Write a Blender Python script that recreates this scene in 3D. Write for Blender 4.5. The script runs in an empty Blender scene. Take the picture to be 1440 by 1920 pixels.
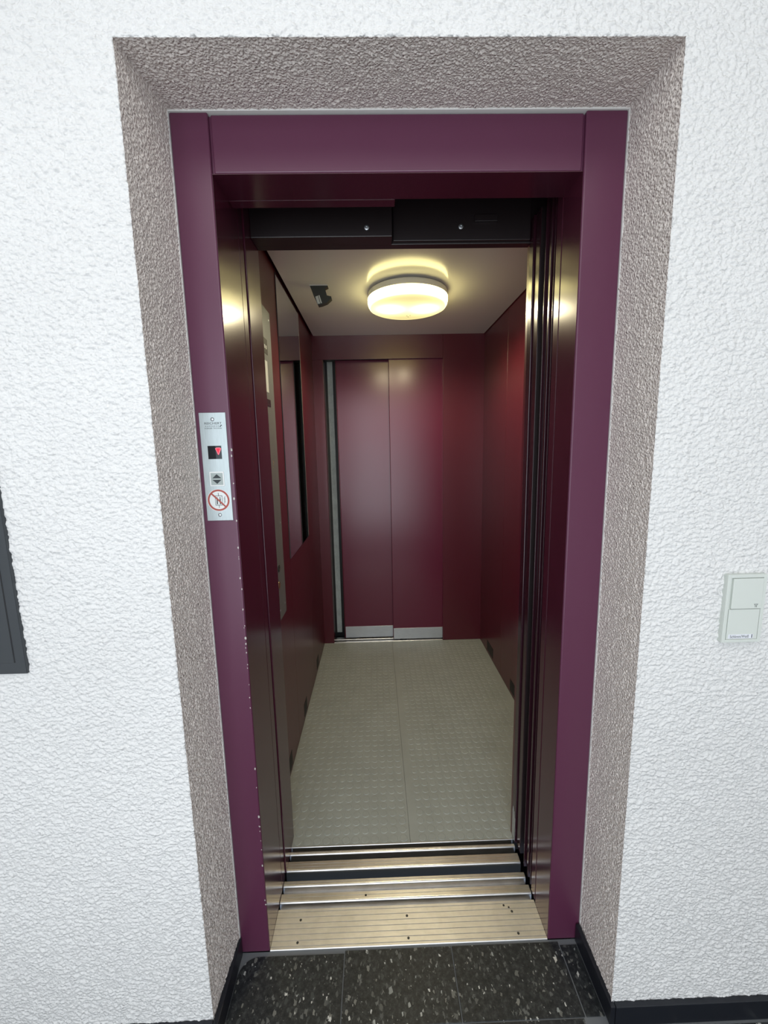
import bpy, bmesh, math, random
import numpy as np
from mathutils import Vector, Matrix

S = bpy.context.scene
C = S.collection
random.seed(7)

# ------------------------------------------------------------------ camera
cam_data = bpy.data.cameras.new('camera')
cam = bpy.data.objects.new('camera', cam_data)
C.objects.link(cam)
yaw, pitch, roll, FPX = 0.0189, -0.1506, -0.0206, 771.0
cam.location = (-0.0666, -0.9800, 1.4098)
fw = Vector((math.sin(yaw) * math.cos(pitch), math.cos(yaw) * math.cos(pitch), math.sin(pitch)))
rt = Vector((math.cos(yaw), -math.sin(yaw), 0))
up = rt.cross(fw)
rt2 = rt * math.cos(roll) + up * math.sin(roll)
up2 = up * math.cos(roll) - rt * math.sin(roll)
cam.rotation_euler = Matrix((rt2, up2, -fw)).transposed().to_euler()
cam_data.sensor_fit = 'VERTICAL'
cam_data.sensor_height = 24.0
cam_data.lens = FPX / 1920.0 * 24.0
cam_data.clip_start = 0.02
S.camera = cam

# ------------------------------------------------------------------ world, lights, exposure
world = bpy.data.worlds.new('world')
S.world = world
world.use_nodes = True
bg = world.node_tree.nodes['Background']
bg.inputs[0].default_value = (0.62, 0.76, 1.0, 1)
bg.inputs[1].default_value = 0.6

def area(name, loc, rot, sx, sy, power, col):
    l = bpy.data.lights.new(name, 'AREA')
    l.shape = 'RECTANGLE'; l.size = sx; l.size_y = sy; l.energy = power; l.color = col
    o = bpy.data.objects.new(name, l); C.objects.link(o)
    o.location = loc; o.rotation_euler = rot
    return o
# daylight through an unseen window, added behind the viewer to light the scene
area('daylight', (-0.30, -2.17, 1.22), (math.radians(90), 0, 0), 1.6, 2.2, 33.5, (0.91, 0.96, 1.0))
# unseen light added under the hall ceiling to light the plaster from above
area('hall_fill', (-0.1, -1.2, 2.56), (0, 0, 0), 1.8, 1.0, 8.5, (1.0, 0.96, 0.90))

S.view_settings.view_transform = 'Standard'
S.view_settings.look = 'None'
S.view_settings.gamma = 1.0
S.view_settings.use_curve_mapping = False
S.view_settings.exposure = 0.0

# ------------------------------------------------------------------ materials
def mat(name, base=(0.5, 0.5, 0.5), rough=0.5, metal=0.0, spec=0.5):
    m = bpy.data.materials.new(name); m.use_nodes = True
    b = m.node_tree.nodes['Principled BSDF']
    b.inputs['Base Color'].default_value = (*base, 1)
    b.inputs['Roughness'].default_value = rough
    b.inputs['Metallic'].default_value = metal
    b.inputs['Specular IOR Level'].default_value = spec
    return m
class NT:
    def __init__(s, m):
        s.t = m.node_tree; s.b = s.t.nodes['Principled BSDF']; s.out = s.t.nodes['Material Output']
    def n(s, typ, **kw):
        x = s.t.nodes.new(typ)
        for k, v in kw.items():
            if k.startswith('i_'):
                x.inputs[k[2:].replace('_', ' ')].default_value = v
            else: setattr(x, k, v)
        return x
    def l(s, a, b): s.t.links.new(a, b)
    def coord(s, scale=(1, 1, 1), out='Object'):
        tc = s.n('ShaderNodeTexCoord'); mp = s.n('ShaderNodeMapping')
        mp.inputs['Scale'].default_value = scale
        s.l(tc.outputs[out], mp.inputs[0]); return mp.outputs[0]
    def noise(s, v, scale, detail=2.0, rough=0.5):
        x = s.n('ShaderNodeTexNoise'); x.inputs['Scale'].default_value = scale
        x.inputs['Detail'].default_value = detail; x.inputs['Roughness'].default_value = rough
        s.l(v, x.inputs['Vector']); return x.outputs['Fac']
    def ramp(s, f, stops):
        x = s.n('ShaderNodeValToRGB'); e = x.color_ramp.elements
        while len(e) < len(stops): e.new(0.5)
        for q, (p, c) in zip(e, stops): q.position = p; q.color = (*c, 1) if len(c) == 3 else c
        s.l(f, x.inputs[0]); return x.outputs[0]
    def math(s, op, a, b=None):
        x = s.n('ShaderNodeMath', operation=op)
        for i, v in enumerate((a, b)):
            if v is None: continue
            if isinstance(v, (int, float)): x.inputs[i].default_value = v
            else: s.l(v, x.inputs[i])
        return x.outputs[0]
    def bump(s, h, strength, dist):
        x = s.n('ShaderNodeBump'); x.inputs['Strength'].default_value = strength
        x.inputs['Distance'].default_value = dist
        s.l(h, x.inputs['Height']); s.l(x.outputs[0], s.b.inputs['Normal'])

def stucco(name, base, freq, height, grain, nz, stretch=1.0):
    m = mat(name, base, 0.85, 0, 0.25); t = NT(m)
    v = t.coord((stretch, stretch, 1.0))
    a = t.noise(v, freq, 1.4, 0.5)
    w = t.n('ShaderNodeTexVoronoi', feature='SMOOTH_F1'); w.inputs['Scale'].default_value = freq * 0.9
    w.inputs['Smoothness'].default_value = 0.4; t.l(v, w.inputs['Vector'])
    big = t.noise(v, freq * 0.22, 1.0)
    h = t.math('SUBTRACT', t.math('MULTIPLY', a, nz), t.math('MULTIPLY', w.outputs['Distance'], grain))
    h = t.math('ADD', h, t.math('MULTIPLY', big, 0.5))
    d = t.n('ShaderNodeDisplacement'); d.inputs['Midlevel'].default_value = 0.55
    d.inputs['Scale'].default_value = height
    t.l(h, d.inputs['Height']); t.l(d.outputs[0], t.out.inputs['Displacement'])
    m.displacement_method = 'BOTH'
    dirt = t.noise(v, 2.2, 2.0)
    t.l(t.ramp(dirt, [(0.3, tuple(x * 0.94 for x in base)), (0.7, base)]), t.b.inputs['Base Color'])
    return m

def paint(name, base, rough, bumpk=0.05):
    m = mat(name, base, rough, 0, 0.65); t = NT(m)
    v = t.coord()
    t.bump(t.noise(v, 420, 2.0), bumpk, 0.0006)
    r = t.noise(v, 9, 3.0)
    mr = t.n('ShaderNodeMapRange'); mr.inputs['To Min'].default_value = rough * 0.95
    mr.inputs['To Max'].default_value = rough * 1.06
    t.l(r, mr.inputs[0]); t.l(mr.outputs[0], t.b.inputs['Roughness'])
    return m

def brushed(name, base, rough, axis_scale, wear=0.25):
    m = mat(name, base, rough, 1.0); t = NT(m)
    v = t.coord(axis_scale)
    n1 = t.noise(v, 40, 3.0)
    v2 = t.coord(); n2 = t.noise(v2, 14, 4.0, 0.65)
    mx = t.n('ShaderNodeMix', data_type='RGBA')
    t.l(t.ramp(n2, [(0.35, tuple(x * (1 - wear) for x in base)), (0.65, base)]), mx.inputs['A'])
    t.l(t.ramp(n1, [(0.3, tuple(x * 0.8 for x in base)), (0.7, base)]), mx.inputs['B'])
    mx.inputs['Factor'].default_value = 0.5
    t.l(mx.outputs['Result'], t.b.inputs['Base Color'])
    t.bump(n1, 0.08, 0.0004)
    return m

M = {}
M['white_stucco'] = stucco('white_stucco', (0.78, 0.78, 0.775), 140, 0.0070, 0.45, 1.25, 0.80)
M['taupe_stucco'] = stucco('taupe_stucco', (0.76, 0.70, 0.660), 215, 0.0050, 0.85, 0.9)
M['maroon_frame'] = paint('maroon_frame', (0.110, 0.026, 0.064), 0.36)
M['maroon_gloss'] = paint('maroon_gloss', (0.060, 0.011, 0.024), 0.20, 0.07)
M['maroon_wall'] = paint('maroon_wall', (0.095, 0.009, 0.020), 0.30, 0.04)
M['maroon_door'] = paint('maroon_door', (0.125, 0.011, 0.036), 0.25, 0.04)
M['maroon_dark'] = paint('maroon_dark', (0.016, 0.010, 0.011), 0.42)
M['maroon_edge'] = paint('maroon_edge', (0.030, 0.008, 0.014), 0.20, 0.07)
M['white_trim'] = mat('white_trim', (0.78, 0.78, 0.76), 0.6)
M['alu_plate'] = brushed('alu_plate', (0.82, 0.81, 0.80), 0.48, (1, 14, 14))
M['alu_rail'] = brushed('alu_rail', (0.78, 0.77, 0.76), 0.33, (1, 14, 14), 0.25)
M['alu_panel'] = brushed('alu_panel', (0.58, 0.655, 0.67), 0.5, (12, 12, 1), 0.05)
M['cop_metal'] = brushed('cop_metal', (0.25, 0.27, 0.28), 0.42, (12, 12, 1), 0.1)
M['cop_metal'].node_tree.nodes['Principled BSDF'].inputs['Metallic'].default_value = 0.35
M['kick_metal'] = brushed('kick_metal', (0.74, 0.77, 0.80), 0.45, (1, 14, 14), 0.1)
M['galvanised'] = brushed('galvanised', (0.86, 0.90, 0.82), 0.55, (3, 3, 1), 0.3)
M['galvanised'].node_tree.nodes['Principled BSDF'].inputs['Metallic'].default_value = 0.0
M['dark_metal'] = mat('dark_metal', (0.05, 0.052, 0.05), 0.5, 0.3)
M['black'] = mat('black', (0.012, 0.012, 0.014), 0.5)
M['black_paint'] = mat('black_paint', (0.012, 0.014, 0.020), 0.35)
M['ink'] = mat('ink', (0.035, 0.045, 0.05), 0.6)
M['display_glass'] = mat('display_glass', (0.012, 0.014, 0.018), 0.15)
M['display_grey'] = mat('display_grey', (0.05, 0.06, 0.07), 0.2)
M['red_print'] = mat('red_print', (0.42, 0.09, 0.07), 0.5)
M['white_print'] = mat('white_print', (0.80, 0.84, 0.84), 0.5)
M['button_white'] = mat('button_white', (0.86, 0.88, 0.88), 0.4)
M['button_grey'] = mat('button_grey', (0.40, 0.46, 0.45), 0.4)
M['switch_plastic'] = mat('switch_plastic', (0.66, 0.70, 0.66), 0.4)
M['switch_side'] = mat('switch_side', (0.60, 0.64, 0.60), 0.4)
M['paper'] = mat('paper', (0.80, 0.82, 0.88), 0.7)
M['anthracite'] = paint('anthracite', (0.030, 0.036, 0.043), 0.45)
M['cabin_ceiling'] = mat('cabin_ceiling', (0.84, 0.82, 0.77), 0.16)
M['lamp_base'] = mat('lamp_base', (0.72, 0.70, 0.66), 0.45)
M['concrete'] = mat('concrete', (0.10, 0.10, 0.095), 0.9)
M['hall_white'] = mat('hall_white', (0.80, 0.80, 0.79), 0.8)
M['grout'] = mat('grout', (0.15, 0.16, 0.17), 0.9)
M['mirror'] = mat('mirror', (0.80, 0.84, 0.83), 0.015, 1.0)
M['glass_edge'] = mat('glass_edge', (0.55, 0.55, 0.50), 0.3)
M['sensor_grey'] = mat('sensor_grey', (0.05, 0.055, 0.05), 0.55)
M['brass'] = mat('brass', (0.75, 0.62, 0.35), 0.35, 1.0)
m = mat('red_led', (0.4, 0.0, 0.02), 0.4); M['red_led'] = m
m.node_tree.nodes['Principled BSDF'].inputs['Emission Color'].default_value = (1.0, 0.02, 0.06, 1)
m.node_tree.nodes['Principled BSDF'].inputs['Emission Strength'].default_value = 0.8
m = mat('pink_led', (0.5, 0.1, 0.12), 0.4); M['pink_led'] = m
m.node_tree.nodes['Principled BSDF'].inputs['Emission Color'].default_value = (1.0, 0.18, 0.25, 1)
m.node_tree.nodes['Principled BSDF'].inputs['Emission Strength'].default_value = 0.7
m = mat('window_glass', (1, 1, 1), 0.0); M['window_glass'] = m
m.node_tree.nodes['Principled BSDF'].inputs['Transmission Weight'].default_value = 1.0

# terrazzo: dark cement with pale angular chips
m = mat('terrazzo', (0.03, 0.03, 0.03), 0.34); M['terrazzo'] = m; t = NT(m)
v = t.coord(out='Object')
geo = t.n('ShaderNodeNewGeometry')
t.b.inputs['Roughness'].default_value = 0.45; t.b.inputs['Specular IOR Level'].default_value = 0.3
def chips(scale, thr, jitter, off):
    mp = t.n('ShaderNodeMapping'); mp.inputs['Location'].default_value = off
    mp.inputs['Scale'].default_value = (1.25, 0.8, 1.0); mp.inputs['Rotation'].default_value = (0, 0, jitter)
    t.l(geo.outputs['Position'], mp.inputs[0])
    nz = t.n('ShaderNodeTexNoise'); nz.inputs['Scale'].default_value = scale * 1.3
    t.l(mp.outputs[0], nz.inputs['Vector'])
    ad = t.n('ShaderNodeMix', data_type='RGBA'); ad.inputs['Factor'].default_value = 0.012
    t.l(mp.outputs[0], ad.inputs['A']); t.l(nz.outputs['Color'], ad.inputs['B'])
    vo = t.n('ShaderNodeTexVoronoi', feature='F1', distance='MANHATTAN'); vo.inputs['Scale'].default_value = scale
    t.l(ad.outputs['Result'], vo.inputs['Vector'])
    wn = t.n('ShaderNodeSeparateColor'); t.l(vo.outputs['Color'], wn.inputs[0])
    rad = t.math('MULTIPLY', t.math('MULTIPLY', wn.outputs[0], wn.outputs[0]), thr)
    inside = t.math('LESS_THAN', vo.outputs['Distance'], rad)
    return inside, wn.outputs[1]
dark = t.ramp(t.noise(geo.outputs['Position'], 75, 5.0, 0.75), [(0.32, (0.007, 0.009, 0.011)), (0.5, (0.020, 0.023, 0.025)), (0.72, (0.062, 0.066, 0.066))])
cur = dark
for sc, thr, rotz, off, cA, cB in ((95, 0.75, 0.4, (0, 0, 0), (0.04, 0.045, 0.045), (0.12, 0.125, 0.12)),
                                   (66, 0.58, 1.1, (3, 1, 0), (0.05, 0.055, 0.055), (0.20, 0.20, 0.18)),
                                   (64, 0.36, 0.7, (7, 5, 0), (0.26, 0.28, 0.27), (0.58, 0.58, 0.55)),
                                   (33, 0.30, 2.0, (9, 2, 0), (0.20, 0.21, 0.20), (0.55, 0.55, 0.51))):
    ins, rnd = chips(sc, thr, rotz, off)
    col = t.ramp(rnd, [(0.2, cA), (0.9, cB)])
    mx = t.n('ShaderNodeMix', data_type='RGBA'); t.l(ins, mx.inputs['Factor']); t.l(cur, mx.inputs['A']); t.l(col, mx.inputs['B'])
    cur = mx.outputs['Result']
t.l(cur, t.b.inputs['Base Color'])

# grey rubber floor with faint dirt
m = mat('rubber_floor', (0.40, 0.41, 0.37), 0.42); M['rubber_floor'] = m; t = NT(m)
gp = t.n('ShaderNodeNewGeometry').outputs['Position']
t.l(t.ramp(t.noise(gp, 7, 5.0, 0.65), [(0.3, (0.345, 0.37, 0.345)), (0.7, (0.40, 0.43, 0.405))]), t.b.inputs['Base Color'])
t.bump(t.noise(gp, 300, 2.0), 0.05, 0.0005)

# opal diffuser, lit from inside by two bulbs
LX, LY, LZT, LZB, LR = 0.108, 1.135, 2.1625, 2.082, 0.190
m = mat('opal_diffuser', (0.75, 0.72, 0.6), 0.3); M['opal'] = m; t = NT(m)
gp = t.n('ShaderNodeNewGeometry').outputs['Position']
tot = None
for bx_ in (LX - 0.085, LX + 0.085):
    sub = t.n('ShaderNodeVectorMath', operation='DISTANCE'); t.l(gp, sub.inputs[0])
    sub.inputs[1].default_value = (bx_, LY, LZB + 0.034)
    g = t.math('DIVIDE', 1.0, t.math('ADD', t.math('POWER', t.math('DIVIDE', sub.outputs['Value'], 0.056), 4.0), 1.0))
    tot = g if tot is None else t.math('ADD', tot, g)
t.l(t.ramp(tot, [(0.0, (1.0, 0.86, 0.34)), (0.5, (1.0, 0.92, 0.50)), (1.0, (1, 0.95, 0.72))]), t.b.inputs['Emission Color'])
nz_ = t.n('ShaderNodeSeparateXYZ'); t.l(t.n('ShaderNodeNewGeometry').outputs['Normal'], nz_.inputs[0])
side = t.math('SUBTRACT', 1.0, t.math('ABSOLUTE', nz_.outputs[2]))          # rim glow raised above the face to brighten the ceiling
t.l(t.math('ADD', t.math('MULTIPLY', tot, 6.0), t.math('ADD', 0.66, t.math('MULTIPLY', side, 9.0))), t.b.inputs['Emission Strength'])

# ------------------------------------------------------------------ helpers
def link(name, me, material=None, parent=None):
    o = bpy.data.objects.new(name, me); C.objects.link(o)
    if material is not None: me.materials.append(M[material])
    if parent is not None: o.parent = parent
    return o
def finish(name, bm, material, parent=None, smooth=False):
    me = bpy.data.meshes.new(name); bmesh.ops.recalc_face_normals(bm, faces=bm.faces)
    bm.to_mesh(me); bm.free()
    if smooth:
        for p in me.polygons: p.use_smooth = True
    return link(name, me, material, parent)
def add_box(bm, x0, x1, y0, y1, z0, z1, bev=0.0, seg=2):
    vs = [bm.verts.new((x, y, z)) for z in (z0, z1) for y in (y0, y1) for x in (x0, x1)]
    fs = []
    for q in ((0, 1, 3, 2), (4, 6, 7, 5), (0, 4, 5, 1), (2, 3, 7, 6), (0, 2, 6, 4), (1, 5, 7, 3)):
        fs.append(bm.faces.new([vs[i] for i in q]))
    if bev > 0:
        es = list({e for f in fs for e in f.edges})
        bmesh.ops.bevel(bm, geom=es, offset=bev, segments=seg, affect='EDGES', profile=0.5)
def box(name, material, parent, x0, x1, y0, y1, z0, z1, bev=0.0, seg=2):
    bm = bmesh.new(); add_box(bm, x0, x1, y0, y1, z0, z1, bev, seg)
    return finish(name, bm, material, parent)
def prism(name, material, parent, pts, origin, ux, uy, depth, bev=0.0):
    """polygon pts in the plane origin+ux*a+uy*b, extruded by `depth` along ux x uy"""
    bm = bmesh.new(); ux, uy = Vector(ux), Vector(uy); n = ux.cross(uy)
    o = Vector(origin)
    a = [bm.verts.new(o + ux * p[0] + uy * p[1]) for p in pts]
    b = [bm.verts.new(o + ux * p[0] + uy * p[1] + n * depth) for p in pts]
    k = len(pts)
    bm.faces.new(a); top = bm.faces.new(b)
    for i in range(k): bm.faces.new((a[i], a[(i + 1) % k], b[(i + 1) % k], b[i]))
    if bev: bmesh.ops.bevel(bm, geom=list(top.edges), offset=bev, segments=2, affect='EDGES')
    return finish(name, bm, material, parent)
def lathe(name, material, parent, prof, loc, axis='Z', seg=64, smooth=True):
    """prof: list of (r, h) from one end to the other"""
    bm = bmesh.new(); rings = []
    for r, h in prof:
        if r < 1e-6: rings.append([bm.verts.new((0, 0, h))])
        else: rings.append([bm.verts.new((r * math.cos(2 * math.pi * i / seg), r * math.sin(2 * math.pi * i / seg), h)) for i in range(seg)])
    for a, b in zip(rings, rings[1:]):
        for i in range(seg):
            j = (i + 1) % seg
            if len(a) == 1 and len(b) == 1: continue
            if len(a) == 1: bm.faces.new((a[0], b[i], b[j]))
            elif len(b) == 1: bm.faces.new((a[i], a[j], b[0]))
            else: bm.faces.new((a[i], a[j], b[j], b[i]))
    R = Matrix.Identity(4)
    if axis == '-Y': R = Matrix.Rotation(math.radians(90), 4, 'X')      # +h points to -Y
    if axis == 'X': R = Matrix.Rotation(math.radians(90), 4, 'Y')       # +h points to +X
    bmesh.ops.transform(bm, matrix=Matrix.Translation(loc) @ R, verts=bm.verts)
    o = finish(name, bm, material, parent, smooth)
    if smooth:
        o.data.set_sharp_from_angle(angle=math.radians(35))
    return o
def ring(name, material, parent, r0, r1, loc, depth, seg=48):
    return lathe(name, material, parent, [(r0, 0), (r1, 0), (r1, depth), (r0, depth), (r0, 0)], loc, '-Y', seg, False)
def profile_x(name, material, parent, pts, x0, x1):
    """closed (y, z) outline extruded along X"""
    bm = bmesh.new()
    a = [bm.verts.new((x0, p[0], p[1])) for p in pts]; b = [bm.verts.new((x1, p[0], p[1])) for p in pts]
    k = len(pts); bm.faces.new(a); bm.faces.new(b)
    for i in range(k): bm.faces.new((a[i], b[i], b[(i + 1) % k], a[(i + 1) % k]))
    return finish(name, bm, material, parent)
def text(name, material, parent, body, cx, z, y, width, height):
    """flat lettering facing -Y, scaled to width x height, centred at cx, baseline z"""
    cu = bpy.data.curves.new(name, 'FONT'); cu.body = body; cu.size = 1.0; cu.extrude = 0.0
    tmp = bpy.data.objects.new(name, cu); C.objects.link(tmp)
    dg = bpy.context.evaluated_depsgraph_get(); dg.update()
    me = bpy.data.meshes.new_from_object(tmp.evaluated_get(dg))
    bpy.data.objects.remove(tmp); bpy.data.curves.remove(cu)
    co = np.empty(len(me.vertices) * 3); me.vertices.foreach_get('co', co); co = co.reshape(-1, 3)
    lo, hi = co.min(0), co.max(0)
    nx = cx + ((co[:, 0] - lo[0]) / (hi[0] - lo[0]) - 0.5) * width
    nz = z + (co[:, 1] - lo[1]) / (hi[1] - lo[1]) * height
    me.vertices.foreach_set('co', np.stack([nx, np.full(len(nx), y), nz], 1).ravel()); me.update()
    me.name = name; me.materials.clear()
    return link(name, me, material, parent)
def thing(name, label, cat, loc=(0, 0, 0), group=None):
    o = bpy.data.objects.new(name, None); C.objects.link(o); o.empty_display_size = 0.05
    tag(o, label, cat, group, 'thing'); ROOT[o.name] = Vector(loc)
    return o
ROOT = {}
def tag(o, label, cat, group=None, kind=None):
    o['label'] = label; o['category'] = cat
    if group: o['group'] = group
    if kind: o['kind'] = kind
    return o
def structure(o, label, cat):
    return tag(o, label, cat, kind='structure')
def sroot(name, label, cat, loc=(0, 0, 0)):
    o = thing(name, label, cat, loc); o['kind'] = 'structure'; return o

# ------------------------------------------------------------------ hall: stucco wall with the splayed door reveal
RL, RR, RT, RD = -0.489, 0.4844, 2.1008, -0.1714          # reveal corner at the wall face
FL, FR, FT = -0.4795, 0.4895, 2.1150                        # reveal where it meets the frame (Y = 0)
STEP = 0.0036
def lin(a, b): return np.linspace(a, b, max(2, int(round((b - a) / STEP)) + 1))
WX0, WX1, WZ1 = -1.12, 1.12, 2.42
xs_l, xs_m, xs_r = lin(WX0, RL), lin(RL, RR), lin(RR, WX1)
zs_a, zs_b = lin(0, RT), lin(RT, WZ1)
ts = np.linspace(0, 1, int(round(-RD / STEP)) + 1)
V, F, MI = [], [], []
base = 0
def patch(P, flip, mi):
    global base
    n, k = P.shape[:2]
    idx = np.arange(n * k).reshape(n, k) + base
    q = np.stack([idx[:-1, :-1], idx[1:, :-1], idx[1:, 1:], idx[:-1, 1:]], -1).reshape(-1, 4)
    if flip: q = q[:, ::-1]
    V.append(P.reshape(-1, 3)); F.append(q); MI.append(np.full(len(q), mi)); base += n * k
def wallpatch(xs, zs):
    X, Z = np.meshgrid(xs, zs, indexing='ij'); patch(np.stack([X, np.full_like(X, RD), Z], -1), False, 0)
for xs, zz in ((xs_l, zs_a), (xs_r, zs_a), (xs_l, zs_b), (xs_m, zs_b), (xs_r, zs_b)): wallpatch(xs, zz)
T_, Z_ = np.meshgrid(ts, zs_a, indexing='ij')
zsc = Z_ * (1 + T_ * (FT / RT - 1))
patch(np.stack([RL + T_ * (FL - RL), RD * (1 - T_), zsc], -1), False, 1)
patch(np.stack([RR + T_ * (FR - RR), RD * (1 - T_), zsc], -1), True, 1)
T_, X_ = np.meshgrid(ts, xs_m, indexing='ij')
u_ = (X_ - RL) / (RR - RL)
patch(np.stack([X_ + T_ * ((FL + u_ * (FR - FL)) - X_), RD * (1 - T_), RT + T_ * (FT - RT)], -1), False, 1)
# coarse remainder of the wall outside the picture
for xs, zz in (((-1.3, WX0), (0, 2.6)), ((WX1, 1.3), (0, 2.6)), ((WX0, WX1), (WZ1, 2.6))):
    wallpatch(np.array(xs), np.array(zz))
V = np.concatenate(V); F = np.concatenate(F); MI = np.concatenate(MI)
key = np.round(V * 20000).astype(np.int64)
_, first, inv = np.unique(key, axis=0, return_index=True, return_inverse=True)
inv = inv.ravel(); V = V[first]; F = inv[F]
me = bpy.data.meshes.new('wall_front')
me.vertices.add(len(V)); me.vertices.foreach_set('co', V.ravel().astype(np.float32))
me.loops.add(F.size); me.loops.foreach_set('vertex_index', F.ravel().astype(np.int32))
me.polygons.add(len(F)); me.polygons.foreach_set('loop_start', np.arange(0, F.size, 4, dtype=np.int32))
me.materials.append(M['white_stucco']); me.materials.append(M['taupe_stucco'])
me.polygons.foreach_set('material_index', MI.astype(np.int32))
me.polygons.foreach_set('use_smooth', np.ones(len(F), dtype=bool))
me.update(calc_edges=True); me.validate()
wall_front = bpy.data.objects.new('wall_front', me); C.objects.link(wall_front)
structure(wall_front, 'rough white plaster wall with a taupe painted reveal around the elevator door', 'wall')

# hall shell behind the viewer (with the added window that lights it)
structure(box('wall_left', 'hall_white', None, -1.4, -1.3, -2.3, -0.1714, 0, 2.6), 'plain white side wall of the hall beyond the left edge', 'wall')
structure(box('wall_right', 'hall_white', None, 1.3, 1.4, -2.3, -0.1714, 0, 2.6), 'plain white side wall of the hall beyond the right edge', 'wall')
structure(box('ceiling', 'hall_white', None, -1.4, 1.4, -2.3, -0.1714, 2.6, 2.7), 'plain white ceiling of the hall', 'ceiling')
wb = sroot('wall_back', 'white hall wall behind the viewer with an opening for the added window', 'wall', (0, -2.25, 0))
for a in ((-1.3, -1.17, 0, 2.6), (0.57, 1.3, 0, 2.6), (-1.17, 0.57, 0, 0.07), (-1.17, 0.57, 2.37, 2.6)):
    box('wall_section', 'hall_white', wb, a[0], a[1], -2.3, -2.2, a[2], a[3])
wn = sroot('added_window', 'large unseen window added behind the viewer to light the hall', 'window', (-0.3, -2.25, 0.07))
for a in ((-1.17, -1.12, 0.07, 2.37), (0.52, 0.57, 0.07, 2.37), (-1.12, 0.52, 0.07, 0.12), (-1.12, 0.52, 2.32, 2.37)):
    box('window_frame', 'white_trim', wn, a[0], a[1], -2.27, -2.20, a[2], a[3])
box('pane', 'window_glass', wn, -1.12, 0.52, -2.25, -2.24, 0.12, 2.32)

# hall floor: terrazzo tiles with joints
fl = structure(box('floor', 'grout', None, -1.3, 1.3, -2.2, 0.0, -0.06, -0.0015), 'dark terrazzo tile floor of the hall in front of the elevator', 'floor')
fl['kind'] = 'structure'
J = 0.0022
def tile(x0, x1, y0, y1, corner=False):
    if corner:                                   # rounded inner corner against the frame
        pts = [(x0, y0), (x1, y0), (x1, y1)]
        r = 0.045
        for i in range(9):
            a = math.radians(90 + 90 * i / 8)
            pts.append((x0 + r + r * math.cos(a), y1 - r + r * math.sin(a)))
        return prism('tile', 'terrazzo', fl, pts, (0, 0, -0.012), (1, 0, 0), (0, 1, 0), 0.012, 0.0008)
    return box('tile', 'terrazzo', fl, x0, x1, y0, y1, -0.012, 0.0, 0.0008, 1)
tile(-0.4745, -0.1866, -0.165, -0.012, True)
tile(-0.1866 + J, 0.1172, -0.165, -0.0055)
tile(0.1172 + J, 0.4256, -0.165, -0.0055)
tile(0.4256 + J * 1.3, 0.476, -0.165, -0.014)
for j in range(5):
    for i in range(-4, 4):
        x0 = -0.1866 + 0.304 * i
        y1 = -0.165 - J - 0.304 * j
        lo, hi = max(x0 + J, -1.3), min(x0 + 0.304, 1.3)
        if j == 0 and (hi > 0.4765 or hi < -0.47):         # beside the doorway the skirting stands in front
            tile(lo, hi, y1 - 0.304 + J, y1 - 0.022)
        else:
            tile(lo, hi, y1 - 0.304 + J, y1)

# baseboards
BH, BT = 0.056, 0.0115
structure(box('baseboard_left', 'black_paint', None, -0.4875, -0.475, RD - 0.012, -0.004, 0.0, BH, 0.0015), 'narrow black skirting strip at the foot of the left reveal', 'baseboard')
structure(box('baseboard_right', 'black_paint', None, 0.4765, 0.488, RD - 0.012, -0.004, 0.0, BH, 0.0015), 'narrow black skirting strip at the foot of the right reveal', 'baseboard')
structure(box('baseboard_front', 'black_paint', None, 0.489, 1.297, RD - 0.013, RD, 0.0, BH, 0.0015), 'black skirting strip along the white wall right of the elevator', 'baseboard')
structure(box('baseboard_front', 'black_paint', None, -1.297, -0.489, RD - 0.013, RD, 0.0, BH, 0.0015), 'black skirting strip along the white wall left of the elevator', 'baseboard')

# ------------------------------------------------------------------ elevator shaft (dark)
structure(box('wall_shaft_left', 'concrete', None, -1.16, -1.10, -0.16, 2.36, -0.5, 2.95), 'bare concrete left side of the elevator shaft', 'wall')
structure(box('wall_shaft_right', 'concrete', None, 1.30, 1.36, -0.16, 2.36, -0.5, 2.95), 'bare concrete right side of the elevator shaft', 'wall')
structure(box('wall_shaft_back', 'concrete', None, -1.10, 1.30, 2.30, 2.36, -0.5, 2.95), 'bare concrete far side of the elevator shaft', 'wall')
structure(box('ceiling_shaft', 'concrete', None, -1.10, 1.30, -0.16, 2.30, 2.89, 2.95), 'bare concrete top of the elevator shaft', 'ceiling')
structure(box('floor_shaft', 'concrete', None, -1.10, 1.30, 0.0, 2.30, -0.56, -0.50), 'bare concrete bottom of the elevator shaft', 'floor')

sf_ = sroot('wall_shaft_front', 'dark inner face of the shaft wall around the landing frame', 'wall', (0, 0.03, 0))
box('wall_section', 'dark_metal', sf_, -1.10, -0.4850, 0.02, 0.05, -0.5, 2.89)
box('wall_section', 'dark_metal', sf_, 0.4950, 1.30, 0.02, 0.05, -0.5, 2.89)
box('wall_section', 'dark_metal', sf_, -0.4850, 0.4950, 0.02, 0.05, 2.119, 2.89)

# ------------------------------------------------------------------ landing door frame
fr = thing('elevator_door_frame', 'maroon painted steel frame around the elevator opening, set in the taupe reveal', 'door frame', (0, 0.1, 0))
pl = box('post', 'maroon_frame', fr, -0.4795, -0.400, 0.0, 0.100, 0.0, 2.1135, 0.0034, 4)
pr = box('post', 'maroon_frame', fr, 0.400, 0.4895, 0.0, 0.094, 0.0, 2.1135, 0.0034, 4)
box('header', 'maroon_frame', fr, -0.3955, 0.3965, 0.004, 0.098, 2.0, 2.1110, 0.0030, 3)
box('corner_block', 'maroon_frame', fr, -0.4000, -0.3955, 0.009, 0.098, 2.0, 2.110)
box('corner_block', 'maroon_frame', fr, 0.3965, 0.4000, 0.009, 0.094, 2.0, 2.110)
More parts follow.
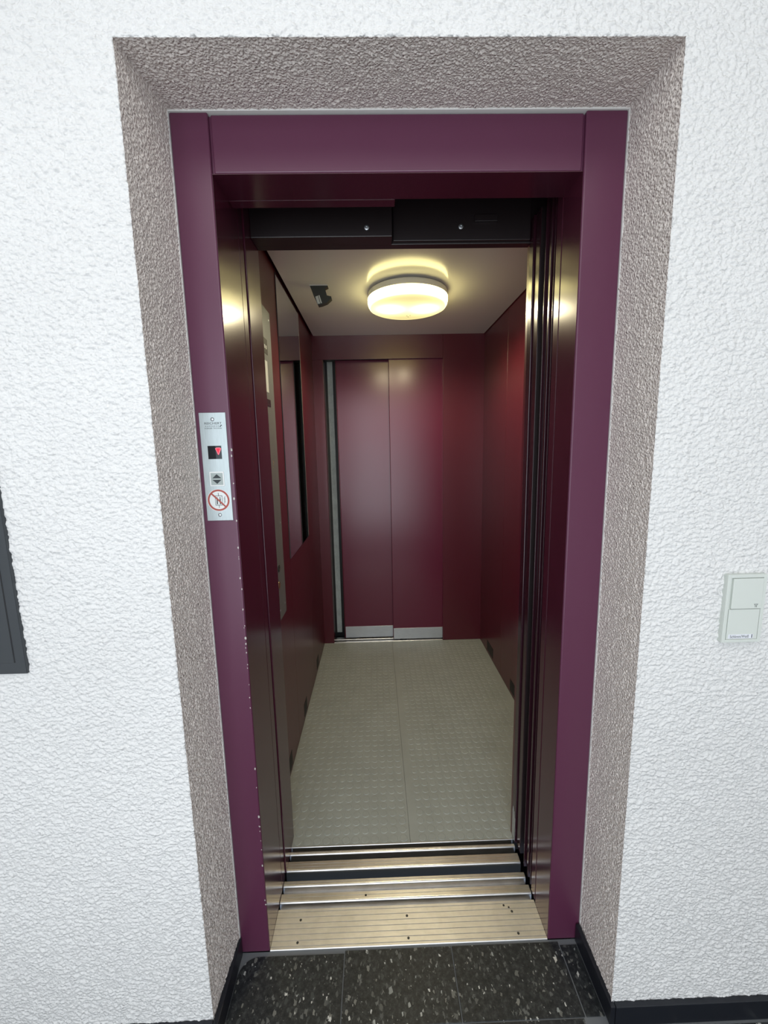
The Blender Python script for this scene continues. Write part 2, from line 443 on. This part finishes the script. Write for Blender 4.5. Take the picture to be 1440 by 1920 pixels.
# left closing jamb behind the post, glossy, with a narrow seam
box('jamb', 'maroon_gloss', fr, -0.470, -0.4005, 0.1005, 0.165, 0.0, 2.30, 0.001)
box('jamb', 'maroon_gloss', fr, -0.470, -0.4005, 0.1665, 0.205, 0.0, 2.30, 0.0015)
box('jamb_facing', 'maroon_gloss', fr, -0.4005, -0.3995, 0.0035, 0.100, 0.0, 1.9995)
box('jamb_facing', 'maroon_gloss', fr, 0.3995, 0.4005, 0.0035, 0.0935, 0.0, 1.9995)
box('soffit_plate', 'maroon_gloss', fr, -0.3995, 0.3995, 0.0055, 0.098, 1.9985, 2.0)
box('track_cover', 'maroon_gloss', fr, -0.4000, -0.004, 0.100, 0.131, 1.9985, 2.34, 0.002)
box('track_cover', 'maroon_dark', fr, -0.002, 0.395, 0.100, 0.112, 2.006, 2.34, 0.002)
box('head_panel', 'maroon_gloss', fr, -0.485, 0.495, 0.060, 0.097, 2.1085, 2.36)
for a in ((-0.4845, -0.4795, 0.0, 2.1165), (0.4895, 0.4945, 0.0, 2.1165)):
    box('sealant', 'white_trim', fr, a[0], a[1], -0.0035, 0.0985, a[2] + 0.05, a[3], 0.001)
box('sealant', 'white_trim', fr, -0.4845, 0.4945, -0.0025, 0.05, 2.1135, 2.1185, 0.0008)
# paint chips along the inner edge of the left post
for i in range(34):
    z = random.choice([random.uniform(0.75, 1.45), random.uniform(0.1, 1.0)]); s = random.uniform(0.0012, 0.0036)
    pts = [(s * random.uniform(0.5, 1) * math.cos(a), 1.5 * s * random.uniform(0.5, 1) * math.sin(a)) for a in [k * math.pi / 3 for k in range(6)]]
    x = -0.4015 - abs(random.gauss(0, 0.0012))
    prism('paint_chip', 'glass_edge', pl, pts, (x, 0.0001, z), (1, 0, 0), (0, 0, 1), 0.0003)

# landing threshold
th = thing('landing_threshold', 'ribbed aluminium threshold at the foot of the elevator door frame', 'threshold', (0, 0.09, 0))
pts = [(0.0, -0.012), (0.0, 0.001), (0.0015, 0.0025)]
for g in (0.008, 0.022, 0.037, 0.052, 0.066, 0.082, 0.097):
    pts += [(g - 0.0010, 0.0025), (g - 0.0005, 0.0008), (g + 0.0005, 0.0008), (g + 0.0010, 0.0025)]
pts += [(0.1045, 0.0025), (0.106, 0.001), (0.106, -0.012)]
profile_x('ribbed_plate', 'alu_plate', th, pts, -0.399, 0.399)
def rail(name, parent, y0, y1, grooves, mat_='alu_rail', zt=0.0025, zb=-0.022, x0=-0.399, x1=0.399):
    p = [(y0, zb)] + [(y0 + 0.0058 * (1 - math.cos(a)), zt - 0.0058 * (1 - math.sin(a))) for a in [math.radians(15 * k) for k in range(7)]]
    if y1 - y0 < 0.006: p = [(y0, zb), (y0, zt - 0.002), (y0 + 0.0007, zt - 0.0007), (y0 + 0.002, zt)]
    for g in grooves: p += [(g - 0.0008, zt), (g - 0.0004, zt - 0.0014), (g + 0.0004, zt - 0.0014), (g + 0.0008, zt)]
    p += [(y1 - 0.0012, zt), (y1, zt - 0.0012), (y1, zb)]
    return profile_x(name, mat_, parent, p, x0, x1)
rail('track_rail', th, 0.1235, 0.151, (0.140,))
rail('track_rail', th, 0.1725, 0.191, (0.184,), x1=0.398)
box('track_base', 'alu_rail', th, -0.399, 0.399, 0.0, 0.191, -0.034, -0.0225)
for x, y in ((-0.325, 0.0745), (-0.324, 0.0165), (-0.002, 0.0745), (-0.002, 0.0165), (0.320, 0.0745), (0.320, 0.0165)):
    sc = lathe('screw', 'dark_metal', th, [(0.0036, 0.0), (0.0036, 0.0008), (0.0022, 0.0012), (0, 0.0012)], (x, y, 0.0022), 'Z', 12)
for x, y, s in ((0.300, 0.092, 0.0032), (0.314, 0.086, 0.0028), (-0.129, 0.138, 0.0034)):
    lathe('drilled_hole', 'black', th, [(s, 0.0), (s, 0.0003), (0, 0.0003)], (x, y, 0.0025), 'Z', 10)

# landing sliding doors, slid open into the right-hand pocket
def door_panel(name, label, x0, x1, y0, y1, z0, z1, material, group, lip=True):
    o = thing(name, label, 'elevator door', (x0, (y0 + y1) / 2, z0), group)
    box('leaf', material, o, x0, x1, y0, y1, z0, z1, 0.0022, 3)
    if lip:
        box('edge_lip', material, o, x0 - 0.0030, x0 + 0.004, y0 + 0.001, y0 + 0.0055, z0, z1, 0.0012, 2)
        box('edge_lip', material, o, x0 - 0.0030, x0 + 0.004, y1 - 0.0055, y1 - 0.001, z0, z1, 0.0012, 2)
    box('guide_shoe', 'dark_metal', o, x0 + 0.05, x0 + 0.10, (y0 + y1) / 2 - 0.004, (y0 + y1) / 2 + 0.004, z0 - 0.014, z0)
    return o
gl = 'open sliding doors stacked at the right of the opening'
door_panel('sliding_door_panel', 'maroon landing door leaf nearest the right frame post', 0.4005, 0.83, 0.1005, 0.1325, 0.006, 2.06, 'maroon_gloss', gl, False)
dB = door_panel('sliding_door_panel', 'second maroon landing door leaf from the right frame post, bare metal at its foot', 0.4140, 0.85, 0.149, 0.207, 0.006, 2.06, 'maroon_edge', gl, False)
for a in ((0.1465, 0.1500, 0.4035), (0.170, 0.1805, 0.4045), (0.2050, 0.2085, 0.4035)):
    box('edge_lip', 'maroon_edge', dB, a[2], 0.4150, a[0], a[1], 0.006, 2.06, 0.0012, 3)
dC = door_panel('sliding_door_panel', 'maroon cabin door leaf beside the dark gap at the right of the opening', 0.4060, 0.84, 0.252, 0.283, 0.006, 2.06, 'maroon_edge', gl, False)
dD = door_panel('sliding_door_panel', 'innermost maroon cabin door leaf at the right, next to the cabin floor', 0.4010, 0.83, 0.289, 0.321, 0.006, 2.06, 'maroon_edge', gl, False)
box('shade_face', 'maroon_dark', dC, 0.4075, 0.838, 0.2508, 0.2519, 0.006, 2.06)  # dark sheet on the leaf, standing in for the shade of the gap
# bare-metal wear at the foot of two leaves
def side_patch(parent, pts, x):
    bm = bmesh.new()
    a = [bm.verts.new((x, p[0], p[1])) for p in pts]; b = [bm.verts.new((x + 0.0006, p[0], p[1])) for p in pts]
    k = len(pts); bm.faces.new(a); bm.faces.new(b)
    for i in range(k): bm.faces.new((a[i], b[i], b[(i + 1) % k], a[(i + 1) % k]))
    return finish('bare_metal_patch', bm, 'kick_metal', parent)
side_patch(dB, [(0.150, 0.012), (0.176, 0.012), (0.176, 0.10), (0.171, 0.115), (0.167, 0.092), (0.162, 0.088), (0.158, 0.06), (0.152, 0.05)], 0.4133)
side_patch(dD, [(0.291, 0.012), (0.318, 0.012), (0.319, 0.115), (0.313, 0.135), (0.307, 0.118), (0.302, 0.122), (0.296, 0.10), (0.291, 0.105)], 0.4006)

# ------------------------------------------------------------------ elevator cabin (a room of its own)
XL, XR, YF, YB, HC = -0.471, 0.685, 0.345, 1.895, 2.1625
cf = sroot('floor_cabin', 'grey rubber stud floor of the elevator cabin', 'floor', (0.107, 1.1, 0))
box('sub_floor', 'dark_metal', cf, XL, XR, 0.325, YB, -0.06, -0.004)
box('rubber_sheet', 'rubber_floor', cf, XL, 0.0285, 0.310, YB, -0.004, 0.0, 0.0006, 1)
box('rubber_sheet', 'rubber_floor', cf, 0.0293, XR, 0.310, YB, -0.004, 0.0, 0.0006, 1)
PITCH = 0.0352
bm = bmesh.new(); seg = 16; prev = None
for r, h in ((0.0142, 0.0), (0.0134, 0.0011), (0.0124, 0.0014)):
    cur_ = [bm.verts.new((r * math.cos(2 * math.pi * i / seg), r * math.sin(2 * math.pi * i / seg), h)) for i in range(seg)]
    if prev:
        for i in range(seg): bm.faces.new((prev[i], prev[(i + 1) % seg], cur_[(i + 1) % seg], cur_[i]))
    prev = cur_
bm.faces.new(prev)
stud_me = bpy.data.meshes.new('stud'); bm.to_mesh(stud_me); bm.free(); stud_me.materials.append(M['rubber_floor'])
sv = np.array([v.co[:] for v in stud_me.vertices]); sf = [list(p.vertices) for p in stud_me.polygons]
spots = []
y = 0.330
while y < YB - 0.015:
    x = XL + 0.0185
    while x < XR - 0.015:
        if not (abs(x - 0.029) < 0.012): spots.append((x, y))
        x += PITCH
    y += PITCH
near = [s for s in spots if -0.40 < s[0] < 0.40 or s[1] > 0.62]
near.sort(key=lambda s: s[1]); single = set(near[:300])
rest_v, rest_f = [], []
for s in spots:
    if s in single:
        o = link('stud', stud_me, None, cf); o.location = (s[0], s[1], 0.0)
    else:
        b0 = len(rest_v) * len(sv); rest_v.append(sv + np.array([s[0], s[1], 0.0]))
        rest_f += [[i + b0 for i in f] for f in sf]
me = bpy.data.meshes.new('stud_field'); me.from_pydata(np.concatenate(rest_v).tolist(), [], rest_f); me.update()
link('stud_field', me, 'rubber_floor', cf)['kind'] = 'stuff'

cs = thing('cabin_sill', 'grooved aluminium sill along the front edge of the cabin floor', 'threshold', (0, 0.265, 0))
rail('track_rail', cs, 0.2225, 0.2565, (0.236, 0.246), zb=-0.075)
rail('track_rail', cs, 0.2790, 0.2915, (0.287,))
rail('track_rail', cs, 0.3065, 0.3105, (), zt=0.0032)
box('sill_face', 'dark_metal', cs, -0.3995, 0.3995, 0.2212, 0.2224, -0.10, -0.0035)
box('track_base', 'dark_metal', cs, -0.3995, 0.3995, 0.2225, 0.3245, -0.10, -0.0225)

# cabin front: closing jamb at the left, return wall at the right, header above
cfr = thing('cabin_door_frame', 'maroon inner frame of the elevator cabin just behind the landing frame', 'door frame', (0, 0.33, 0))
box('jamb', 'maroon_gloss', cfr, -0.470, -0.3985, 0.216, 0.350, 0.004, 2.16, 0.002, 3)
box('return_panel', 'maroon_wall', cfr, 0.404, XR, 0.324, 0.344, 0.0, 2.16, 0.001)
box('header', 'maroon_dark', cfr, -0.3985, 0.90, 0.322, 0.350, 2.0, 2.36, 0.0015)
box('header_rail', 'maroon_dark', cfr, 0.0, 0.399, 0.309, 0.322, 2.004, 2.36, 0.0015)
box('header_cover', 'maroon_dark', cfr, -0.3985, -0.004, 0.272, 0.322, 1.999, 2.36, 0.002)
for x, yy, z in ((-0.075, 0.272, 2.022), (0.196, 0.309, 2.040)):
    lathe('screw', 'kick_metal', cfr, [(0.0068, 0), (0.0068, 0.002), (0.0045, 0.003), (0.0026, 0.003), (0.0024, 0.0012), (0, 0.0012)], (x, yy, z), '-Y', 18)
box('switch_box', 'maroon_dark', cfr, 0.235, 0.30, 0.300, 0.309, 2.05, 2.068, 0.001)

# walls
def wall_panels(name, label, x0, x1, xin, cuts):
    r = sroot(name, label, 'wall', ((x0 + x1) / 2, 1.1, 0))
    box('backing', 'black', r, x0, x1, 0.345, YB + 0.01, -0.02, 2.30)
    for a, b in zip(cuts, cuts[1:]):
        lo, hi = sorted((xin, x0 if xin == x1 else x1))
        return_x = (xin - 0.004, xin) if xin > x0 + 1e-6 and xin >= x1 else (xin, xin + 0.004)
        box('wall_panel', 'maroon_wall', r, return_x[0], return_x[1], a + 0.0006, b - 0.0006, 0.001, 2.19, 0.0006, 1)
    return r
wl = wall_panels('wall_cabin_left', 'maroon left wall of the elevator cabin, carrying the mirror', XL - 0.024, XL - 0.004, XL, (0.350, 0.877, 1.402, YB))
wr = wall_panels('wall_cabin_right', 'bare maroon right wall of the elevator cabin', XR + 0.004, XR + 0.024, XR, (0.350, 0.874, 1.398, YB))
def vent(parent, xin, sgn, y0, y1):
    bm = bmesh.new()
    n = 4
    z0, z1 = 0.018, 0.086
    for k in range(n):
        a = y0 + (y1 - y0) * k / n; b = y0 + (y1 - y0) * (k + 0.82) / n
        add_box(bm, min(xin, xin + sgn * 0.0012), max(xin, xin + sgn * 0.0012), a, b, z0, z1)
    return finish('vent_slot', bm, 'black', parent)
for a, b in ((1.49, 1.575), (1.02, 1.105), (0.635, 0.70)): vent(wl, XL, 1, a, b)
for a, b in ((1.56, 1.71), (1.13, 1.215)): vent(wr, XR, -1, a, b)
# back wall with the rear entrance
wk = sroot('wall_cabin_back', 'maroon rear wall of the elevator cabin around the rear doors', 'wall', (0.1, YB, 0))
box('post', 'maroon_wall', wk, XL - 0.02, -0.4005, YB, YB + 0.095, -0.01, 2.01, 0.0012)
box('header', 'maroon_wall', wk, XL - 0.02, 0.4055, YB, YB + 0.012, 2.0105, 2.19, 0.001)
box('side_panel', 'maroon_wall', wk, 0.4065, XR + 0.02, YB, YB + 0.012, 0.001, 2.19, 0.001)
box('backing', 'dark_metal', wk, XL - 0.02, XR + 0.02, 2.135, 2.145, -0.06, 2.30)
box('rear_track', 'dark_metal', wk, XL, XR, 1.912, 2.02, 2.022, 2.06)
box('galvanised_strip', 'galvanised', wk, -0.3985, -0.3600, 2.120, 2.130, -0.02, 2.09, 0.001)
rs = thing('rear_sill', 'thin bright metal sill under the rear elevator doors', 'threshold', (0, 1.95, 0))
rail('track_rail', rs, 1.8965, 1.912, (1.904,), zt=0.0025, zb=-0.03, x0=-0.3995, x1=0.405)
rail('track_rail', rs, 1.945, 1.955, (), zt=0.0025, zb=-0.03, x0=-0.3995, x1=0.405)
box('track_base', 'alu_rail', rs, -0.3995, 0.405, 1.9, 2.045, -0.04, -0.0295)
gr = 'closed rear sliding doors of the cabin'
d = door_panel('rear_door_panel', 'left leaf of the closed maroon rear door, set slightly deeper', -0.3215, 0.060, 1.956, 1.982, 0.008, 2.018, 'maroon_door', gr, False)
box('edge_trim', 'maroon_wall', d, -0.3255, -0.3215, 1.952, 1.986, 0.008, 2.018, 0.001)
box('kick_plate', 'kick_metal', d, -0.3180, 0.0385, 1.9545, 1.956, 0.010, 0.0985, 0.0004, 1)['label'] = 'silver metal kick plate'
d = door_panel('rear_door_panel', 'right leaf of the closed maroon rear door, in front of the other leaf', 0.0395, 0.470, 1.916, 1.942, 0.008, 2.018, 'maroon_door', gr, False)
box('kick_plate', 'kick_metal', d, 0.0425, 0.4065, 1.9145, 1.916, 0.009, 0.093, 0.0004, 1)['label'] = 'silver metal kick plate'

# ceiling
cc = sroot('ceiling_cabin', 'pale grey painted ceiling of the elevator cabin', 'ceiling', (0.1, 1.1, HC))
box('ceiling_panel', 'cabin_ceiling', cc, XL + 0.013, XR - 0.005, 0.355, YB - 0.001, HC, HC + 0.02, 0.001)
box('backing', 'black', cc, XL - 0.02, XR + 0.02, 0.35, YB + 0.26, 2.30, 2.31)

# lamp
lp = thing('ceiling_lamp', 'lit round opal lamp on the cabin ceiling', 'lamp', (LX, LY, LZT))
lathe('lamp_base', 'lamp_base', lp, [(0, 0), (LR - 0.022, 0), (LR - 0.022, -0.006), (LR - 0.004, -0.008), (LR, -0.012), (LR + 0.001, -0.034), (LR - 0.006, -0.0355), (0, -0.0355)], (LX, LY, LZT))
lathe('diffuser', 'opal', lp, [(LR - 0.004, -0.0356), (LR + 0.002, -0.0365), (LR + 0.0025, -0.052), (LR - 0.0005, -0.066), (LR - 0.006, -0.0755), (LR - 0.013, -0.079), (0.14, -0.0815), (0.08, -0.0835), (0, -0.0845)], (LX, LY, LZT))
for dx in (-0.085, 0.085):                        # light of the two bulbs leaving the face of the diffuser
    l = bpy.data.lights.new('bulb_light', 'SPOT'); l.energy = 14.0; l.color = (1.0, 0.87, 0.56); l.shadow_soft_size = 0.0
    l.spot_size = math.radians(172); l.spot_blend = 0.55
    o = bpy.data.objects.new('bulb_light', l); C.objects.link(o); o.location = (LX + dx, LY, LZB - 0.012); o.parent = lp
for dx, dy in ((0.012, -0.115), (0.02, -0.095), (0.004, -0.10)):
    lathe('dead_insect', 'black', lp, [(0.003, 0), (0.002, -0.0008), (0, -0.001)], (LX + dx, LY - dy, LZT - 0.0828), 'Z', 8)

# detector on the ceiling
sn = thing('ceiling_detector', 'small dark angled detector bracket hanging from the cabin ceiling', 'sensor', (-0.30, 1.06, HC))
prism('mounting_plate', 'white_trim', sn, [(-0.349, 1.045), (-0.265, 1.045), (-0.265, 1.085), (-0.349, 1.085)], (0, 0, HC - 0.0025), (1, 0, 0), (0, 1, 0), 0.0025)
prism('body', 'sensor_grey', sn, [(-0.347, 2.1598), (-0.333, 2.120), (-0.324, 2.101), (-0.313, 2.075), (-0.296, 2.078), (-0.271, 2.087), (-0.250, 2.105), (-0.252, 2.114), (-0.272, 2.117), (-0.280, 2.149), (-0.265, 2.156), (-0.265, 2.1598)],
      (0, 1.078, 0), (1, 0, 0), (0, 0, 1), 0.030, 0.001)
prism('lens_strip', 'switch_plastic', sn, [(-0.324, 2.112), (-0.315, 2.081), (-0.303, 2.0825), (-0.312, 2.1165)], (0, 1.0478, 0), (1, 0, 0), (0, 0, 1), 0.0015)
prism('lens_strip', 'switch_plastic', sn, [(-0.3095, 2.1170), (-0.3005, 2.0835), (-0.2945, 2.0845), (-0.3050, 2.119)], (0, 1.0478, 0), (1, 0, 0), (0, 0, 1), 0.0015)

# mirror on the left cabin wall
M['mirror_edge'] = mat('mirror_edge', (0.05, 0.05, 0.045), 0.4)
mi = thing('wall_mirror', 'tall frameless mirror on the left cabin wall', 'mirror', (XL, 1.14, 0.92))
mg = box('mirror_glass', 'mirror', mi, XL + 0.0002, XL + 0.004, 0.883, 1.399, 0.918, 2.155)
mg.data.materials.append(M['mirror_edge'])
for p in mg.data.polygons: p.material_index = 0 if p.normal.x > 0.5 else 1
box('glass_edge', 'glass_edge', mi, XL + 0.0002, XL + 0.0042, 1.3992, 1.4012, 0.918, 2.155)

# cabin control panel
cp = thing('cabin_control_panel', 'tall brushed metal control panel on the left cabin wall, beside the mirror', 'control panel', (XL, 0.63, 0.73))
PX = XL + 0.006
box('face_plate', 'cop_metal', cp, XL + 0.0002, PX, 0.53, 0.728, 0.730, 1.942, 0.001, 2)
box('sign', 'black', cp, PX, PX + 0.001, 0.56, 0.661, 1.772, 1.827)
for k in range(4): box('sign_mark', 'white_print', cp, PX + 0.001, PX + 0.0013, 0.575 + 0.02 * k, 0.587 + 0.02 * k, 1.79, 1.803)
box('label_card', 'white_print', cp, PX, PX + 0.001, 0.56, 0.645, 1.632, 1.746)
box('display', 'display_glass', cp, PX, PX + 0.002, 0.565, 0.658, 1.580, 1.606)
for k in range(6):
    z = 1.43 - 0.072 * k
    b = lathe('floor_button', 'button_white', cp, [(0.017, 0), (0.017, 0.002), (0.015, 0.003), (0, 0.003)], (PX, 0.575, z), 'X', 20)
    ring_ = lathe('button_ring', 'brass', b, [(0.0175, 0), (0.020, 0), (0.020, 0.0015), (0.0175, 0.0015)], (PX, 0.575, z), 'X', 20)
for yy, z in ((0.646, 1.374), (0.652, 1.366), (0.648, 1.359), (0.654, 1.370), (0.646, 1.350)): lathe('tactile_dot', 'brass', cp, [(0.0022, 0), (0.0018, 0.001), (0, 0.0013)], (PX, yy, z), 'X', 8)
lathe('key_switch', 'dark_metal', cp, [(0.014, 0), (0.014, 0.003), (0.004, 0.003), (0.003, 0.001), (0, 0.001)], (PX, 0.632, 0.946), 'X', 20)
lathe('alarm_button', 'brass', cp, [(0.014, 0), (0.014, 0.003), (0, 0.004)], (PX, 0.62, 0.88), 'X', 20)
for yy, z in ((0.545, 0.772), (0.705, 0.772), (0.62, 0.772), (0.545, 1.91), (0.705, 1.91), (0.705, 1.12)):
    lathe('screw', 'kick_metal', cp, [(0.004, 0), (0.004, 0.001), (0, 0.0018)], (PX, yy, z), 'X', 10)

# ------------------------------------------------------------------ call panel on the left frame post
ca = thing('call_panel', 'brushed metal elevator call panel on the left post of the door frame', 'control panel', (-0.44, 0, 1.25))
PY = -0.0025
box('face_plate', 'alu_panel', ca, -0.470, -0.409, PY, 0.0, 1.250, 1.502, 0.0005, 1)
for z in (1.4868, 1.2638):
    s = lathe('screw', 'kick_metal', ca, [(0.0030, 0), (0.0028, 0.0006), (0, 0.0010)], (-0.4395, PY, z), '-Y', 16)
    ring('screw_recess', 'dark_metal', s, 0.0030, 0.0042, (-0.4395, PY, z), 0.0002, 20)
TY = PY - 0.0002
text('lettering', 'ink', ca, 'REICHERT', -0.4385, 1.4752, TY, 0.0395, 0.0050)
text('lettering', 'ink', ca, 'A U F Z U E G E', -0.4415, 1.4695, TY, 0.0315, 0.0034)
text('lettering', 'ink', ca, 'FÖRDER TECHNIK', -0.4385, 1.4650, TY, 0.0395, 0.0033)
prism('leaf_mark', 'ink', ca, [(0, 0), (0.0022, 0.0004), (0.0028, 0.0022), (0.0052, 0.0030), (0.0050, 0.0050), (0.0030, 0.0048), (0.0022, 0.0034), (0.0004, 0.0026)], (-0.4240, PY, 1.4692), (1, 0, 0), (0, 0, 1), 0.0002)
dp = box('display', 'display_glass', ca, -0.4555, -0.4240, PY - 0.0004, PY, 1.3960, 1.4265)
box('display_field', 'display_grey', dp, -0.4375, -0.4240, PY - 0.0006, PY - 0.0004, 1.3960, 1.4265)
a_ = prism('down_arrow', 'pink_led', dp, [(-0.4382, 1.4200), (-0.4360, 1.4152), (-0.4325, 1.4058), (-0.4305, 1.4058), (-0.4262, 1.4152), (-0.4245, 1.4200), (-0.4272, 1.4222), (-0.4355, 1.4222)], (0, PY - 0.0006, 0), (1, 0, 0), (0, 0, 1), 0.0003)
a_['label'] = 'lit red arrow pointing down'
prism('down_arrow_core', 'red_led', dp, [(-0.4362, 1.4198), (-0.4345, 1.4155), (-0.4315, 1.4085), (-0.4285, 1.4155), (-0.4266, 1.4198), (-0.4285, 1.4206), (-0.4345, 1.4206)], (0, PY - 0.0009, 0), (1, 0, 0), (0, 0, 1), 0.0002)
bt = box('call_button', 'button_white', ca, -0.4560, -0.4225, PY - 0.0016, PY, 1.3325, 1.3665, 0.0005, 2)
box('button_face', 'button_grey', bt, -0.4533, -0.4252, PY - 0.0019, PY - 0.0014, 1.3353, 1.3636)
for zz, s in ((1.3512, 1), (1.3475, -1)):
    pts = [(-0.0105, 0), (0.0105, 0), (0, 0.0095)] if s > 0 else [(-0.0105, 0), (0, -0.0095), (0.0105, 0)]
    prism('arrow', 'ink', bt, pts, (-0.43925, PY - 0.0019, zz), (1, 0, 0), (0, 0, 1), 0.0002)
SX, SZ = -0.4398, 1.2990
sg = ring('prohibition_ring', 'red_print', ca, 0.0214, 0.0256, (SX, PY, SZ), 0.0004)
lathe('sign_disc', 'white_print', sg, [(0.0268, 0), (0.0268, 0.0002), (0, 0.0002)], (SX, PY, SZ), '-Y', 48, False)
def sign_box(x0, x1, z0, z1, m_='ink'): return box('pictogram', m_, sg, SX + x0, SX + x1, PY - 0.00032, PY - 0.0002, SZ + z0, SZ + z1)
sign_box(-0.0080, 0.0090, 0.0098, 0.0110); sign_box(-0.0080, 0.0090, -0.0122, -0.0110)
sign_box(-0.0080, -0.0070, -0.0122, 0.0110); sign_box(0.0080, 0.0090, -0.0122, 0.0110)
sign_box(-0.0003, 0.0009, 0.0110, 0.0175); sign_box(-0.0003, 0.0009, -0.0180, -0.0122)
for px_ in (-0.0035, 0.0035):
    sign_box(px_ - 0.0013, px_ + 0.0013, -0.0095, 0.0040)
    lathe('pictogram', 'ink', sg, [(0.0013, 0), (0.0013, 0.0002), (0, 0.0002)], (SX + px_, PY - 0.0002, SZ + 0.0060), '-Y', 12, False)
for k in range(4):
    z = 0.0065 - 0.0038 * k
    prism('pictogram', 'ink', sg, [(0.0118, z - 0.003), (0.0132, z - 0.003), (0.0150, z), (0.0166, z + 0.0028), (0.0152, z + 0.0024), (0.0138, z - 0.0005)], (SX, PY - 0.0002, SZ), (1, 0, 0), (0, 0, 1), 0.00015)
q = 0.0225 * math.sqrt(0.5); w_ = 0.0013
prism('prohibition_bar', 'red_print', sg, [(-q - w_, q - w_), (q - w_, -q - w_), (q + w_, -q + w_), (-q + w_, q + w_)], (SX, PY - 0.00034, SZ), (1, 0, 0), (0, 0, 1), 0.0002)

# ------------------------------------------------------------------ doorbell / light switch on the right wall
sw = thing('wall_switch', 'pale plastic double switch with a paper name strip on the right white wall', 'switch', (0.69, RD, 1.0))
SY = -0.1805
bm = bmesh.new(); add_box(bm, 0.6515, 0.7335, SY, RD + 0.002, 0.9940, 1.1415, 0.0015, 2)
finish('housing', bm, 'switch_side', sw)
for a in ((0.6515, 0.6585, 0.994, 1.1415), (0.7265, 0.7335, 0.994, 1.1415), (0.6585, 0.7265, 0.994, 1.0005), (0.6585, 0.7265, 1.1345, 1.1415)):
    box('frame_bar', 'switch_plastic', sw, a[0], a[1], SY - 0.0030, SY + 0.001, a[2], a[3], 0.0008, 1)
r1 = box('rocker', 'switch_plastic', sw, 0.6625, 0.7255, SY - 0.0042, SY, 1.0685, 1.1335, 0.0008, 2)
r2 = box('rocker', 'switch_plastic', sw, 0.6605, 0.7255, SY - 0.0024, SY, 1.0010, 1.0670, 0.0008, 2)
y_ = SY - 0.0043
prism('lamp_symbol', 'ink', r1, [(0, 0.006), (0.009, 0.006), (0.009, 0.0052), (0, 0.0052)], (0.7095, y_, 1.0725), (1, 0, 0), (0, 0, 1), 0.0001)
prism('lamp_symbol', 'ink', r1, [(0.0015, 0.0052), (0.0022, 0.0052), (0.0036, 0.0022), (0.0054, 0.0022), (0.0068, 0.0052), (0.0075, 0.0052), (0.0060, 0.0015), (0.0030, 0.0015)], (0.7095, y_, 1.0725), (1, 0, 0), (0, 0, 1), 0.0001)
for dx in (0.0028, 0.0056): box('lamp_symbol', 'ink', r1, 0.7095 + dx, 0.7095 + dx + 0.0007, y_ - 0.0001, y_, 1.0715, 1.0740)
nm = box('name_strip', 'paper', sw, 0.6640, 0.7170, SY - 0.0030, SY - 0.0022, 1.0030, 1.0120)
text('lettering', 'ink', nm, 'Schlimm/Weiß', 0.6875, 1.0045, SY - 0.0032, 0.0400, 0.0062)
box('strip_mark', 'ink', nm, 0.7135, 0.7150, SY - 0.0032, SY - 0.0030, 1.0040, 1.0115)

# ------------------------------------------------------------------ notice case at the left edge
nc = thing('notice_case', 'anthracite metal notice case on the white wall at the left edge', 'notice case', (-1.0, RD, 0.975))
NY = -0.1790
prism('door_frame', 'anthracite', nc, [(-1.27, 0.970), (-0.791, 0.970), (-0.791, 1.82), (-1.27, 1.82)], (0, RD + 0.004, 0), (1, 0, 0), (0, 0, 1), NY * -1 + RD + 0.004, 0.0008)
box('inset_groove', 'black', nc, -0.8125, -0.8108, NY - 0.0004, NY + 0.0002, 0.9946, 1.795)
box('panel', 'anthracite', nc, -1.248, -0.8127, NY - 0.0009, NY + 0.0002, 0.9946, 1.795, 0.0003, 1)

# ------------------------------------------------------------------ put every Empty at its thing's base without moving the parts
bpy.context.view_layer.update()
for n, loc in ROOT.items():
    o = bpy.data.objects[n]
    o.location = loc
    for ch in o.children:
        ch.matrix_parent_inverse = Matrix.Translation(-loc)
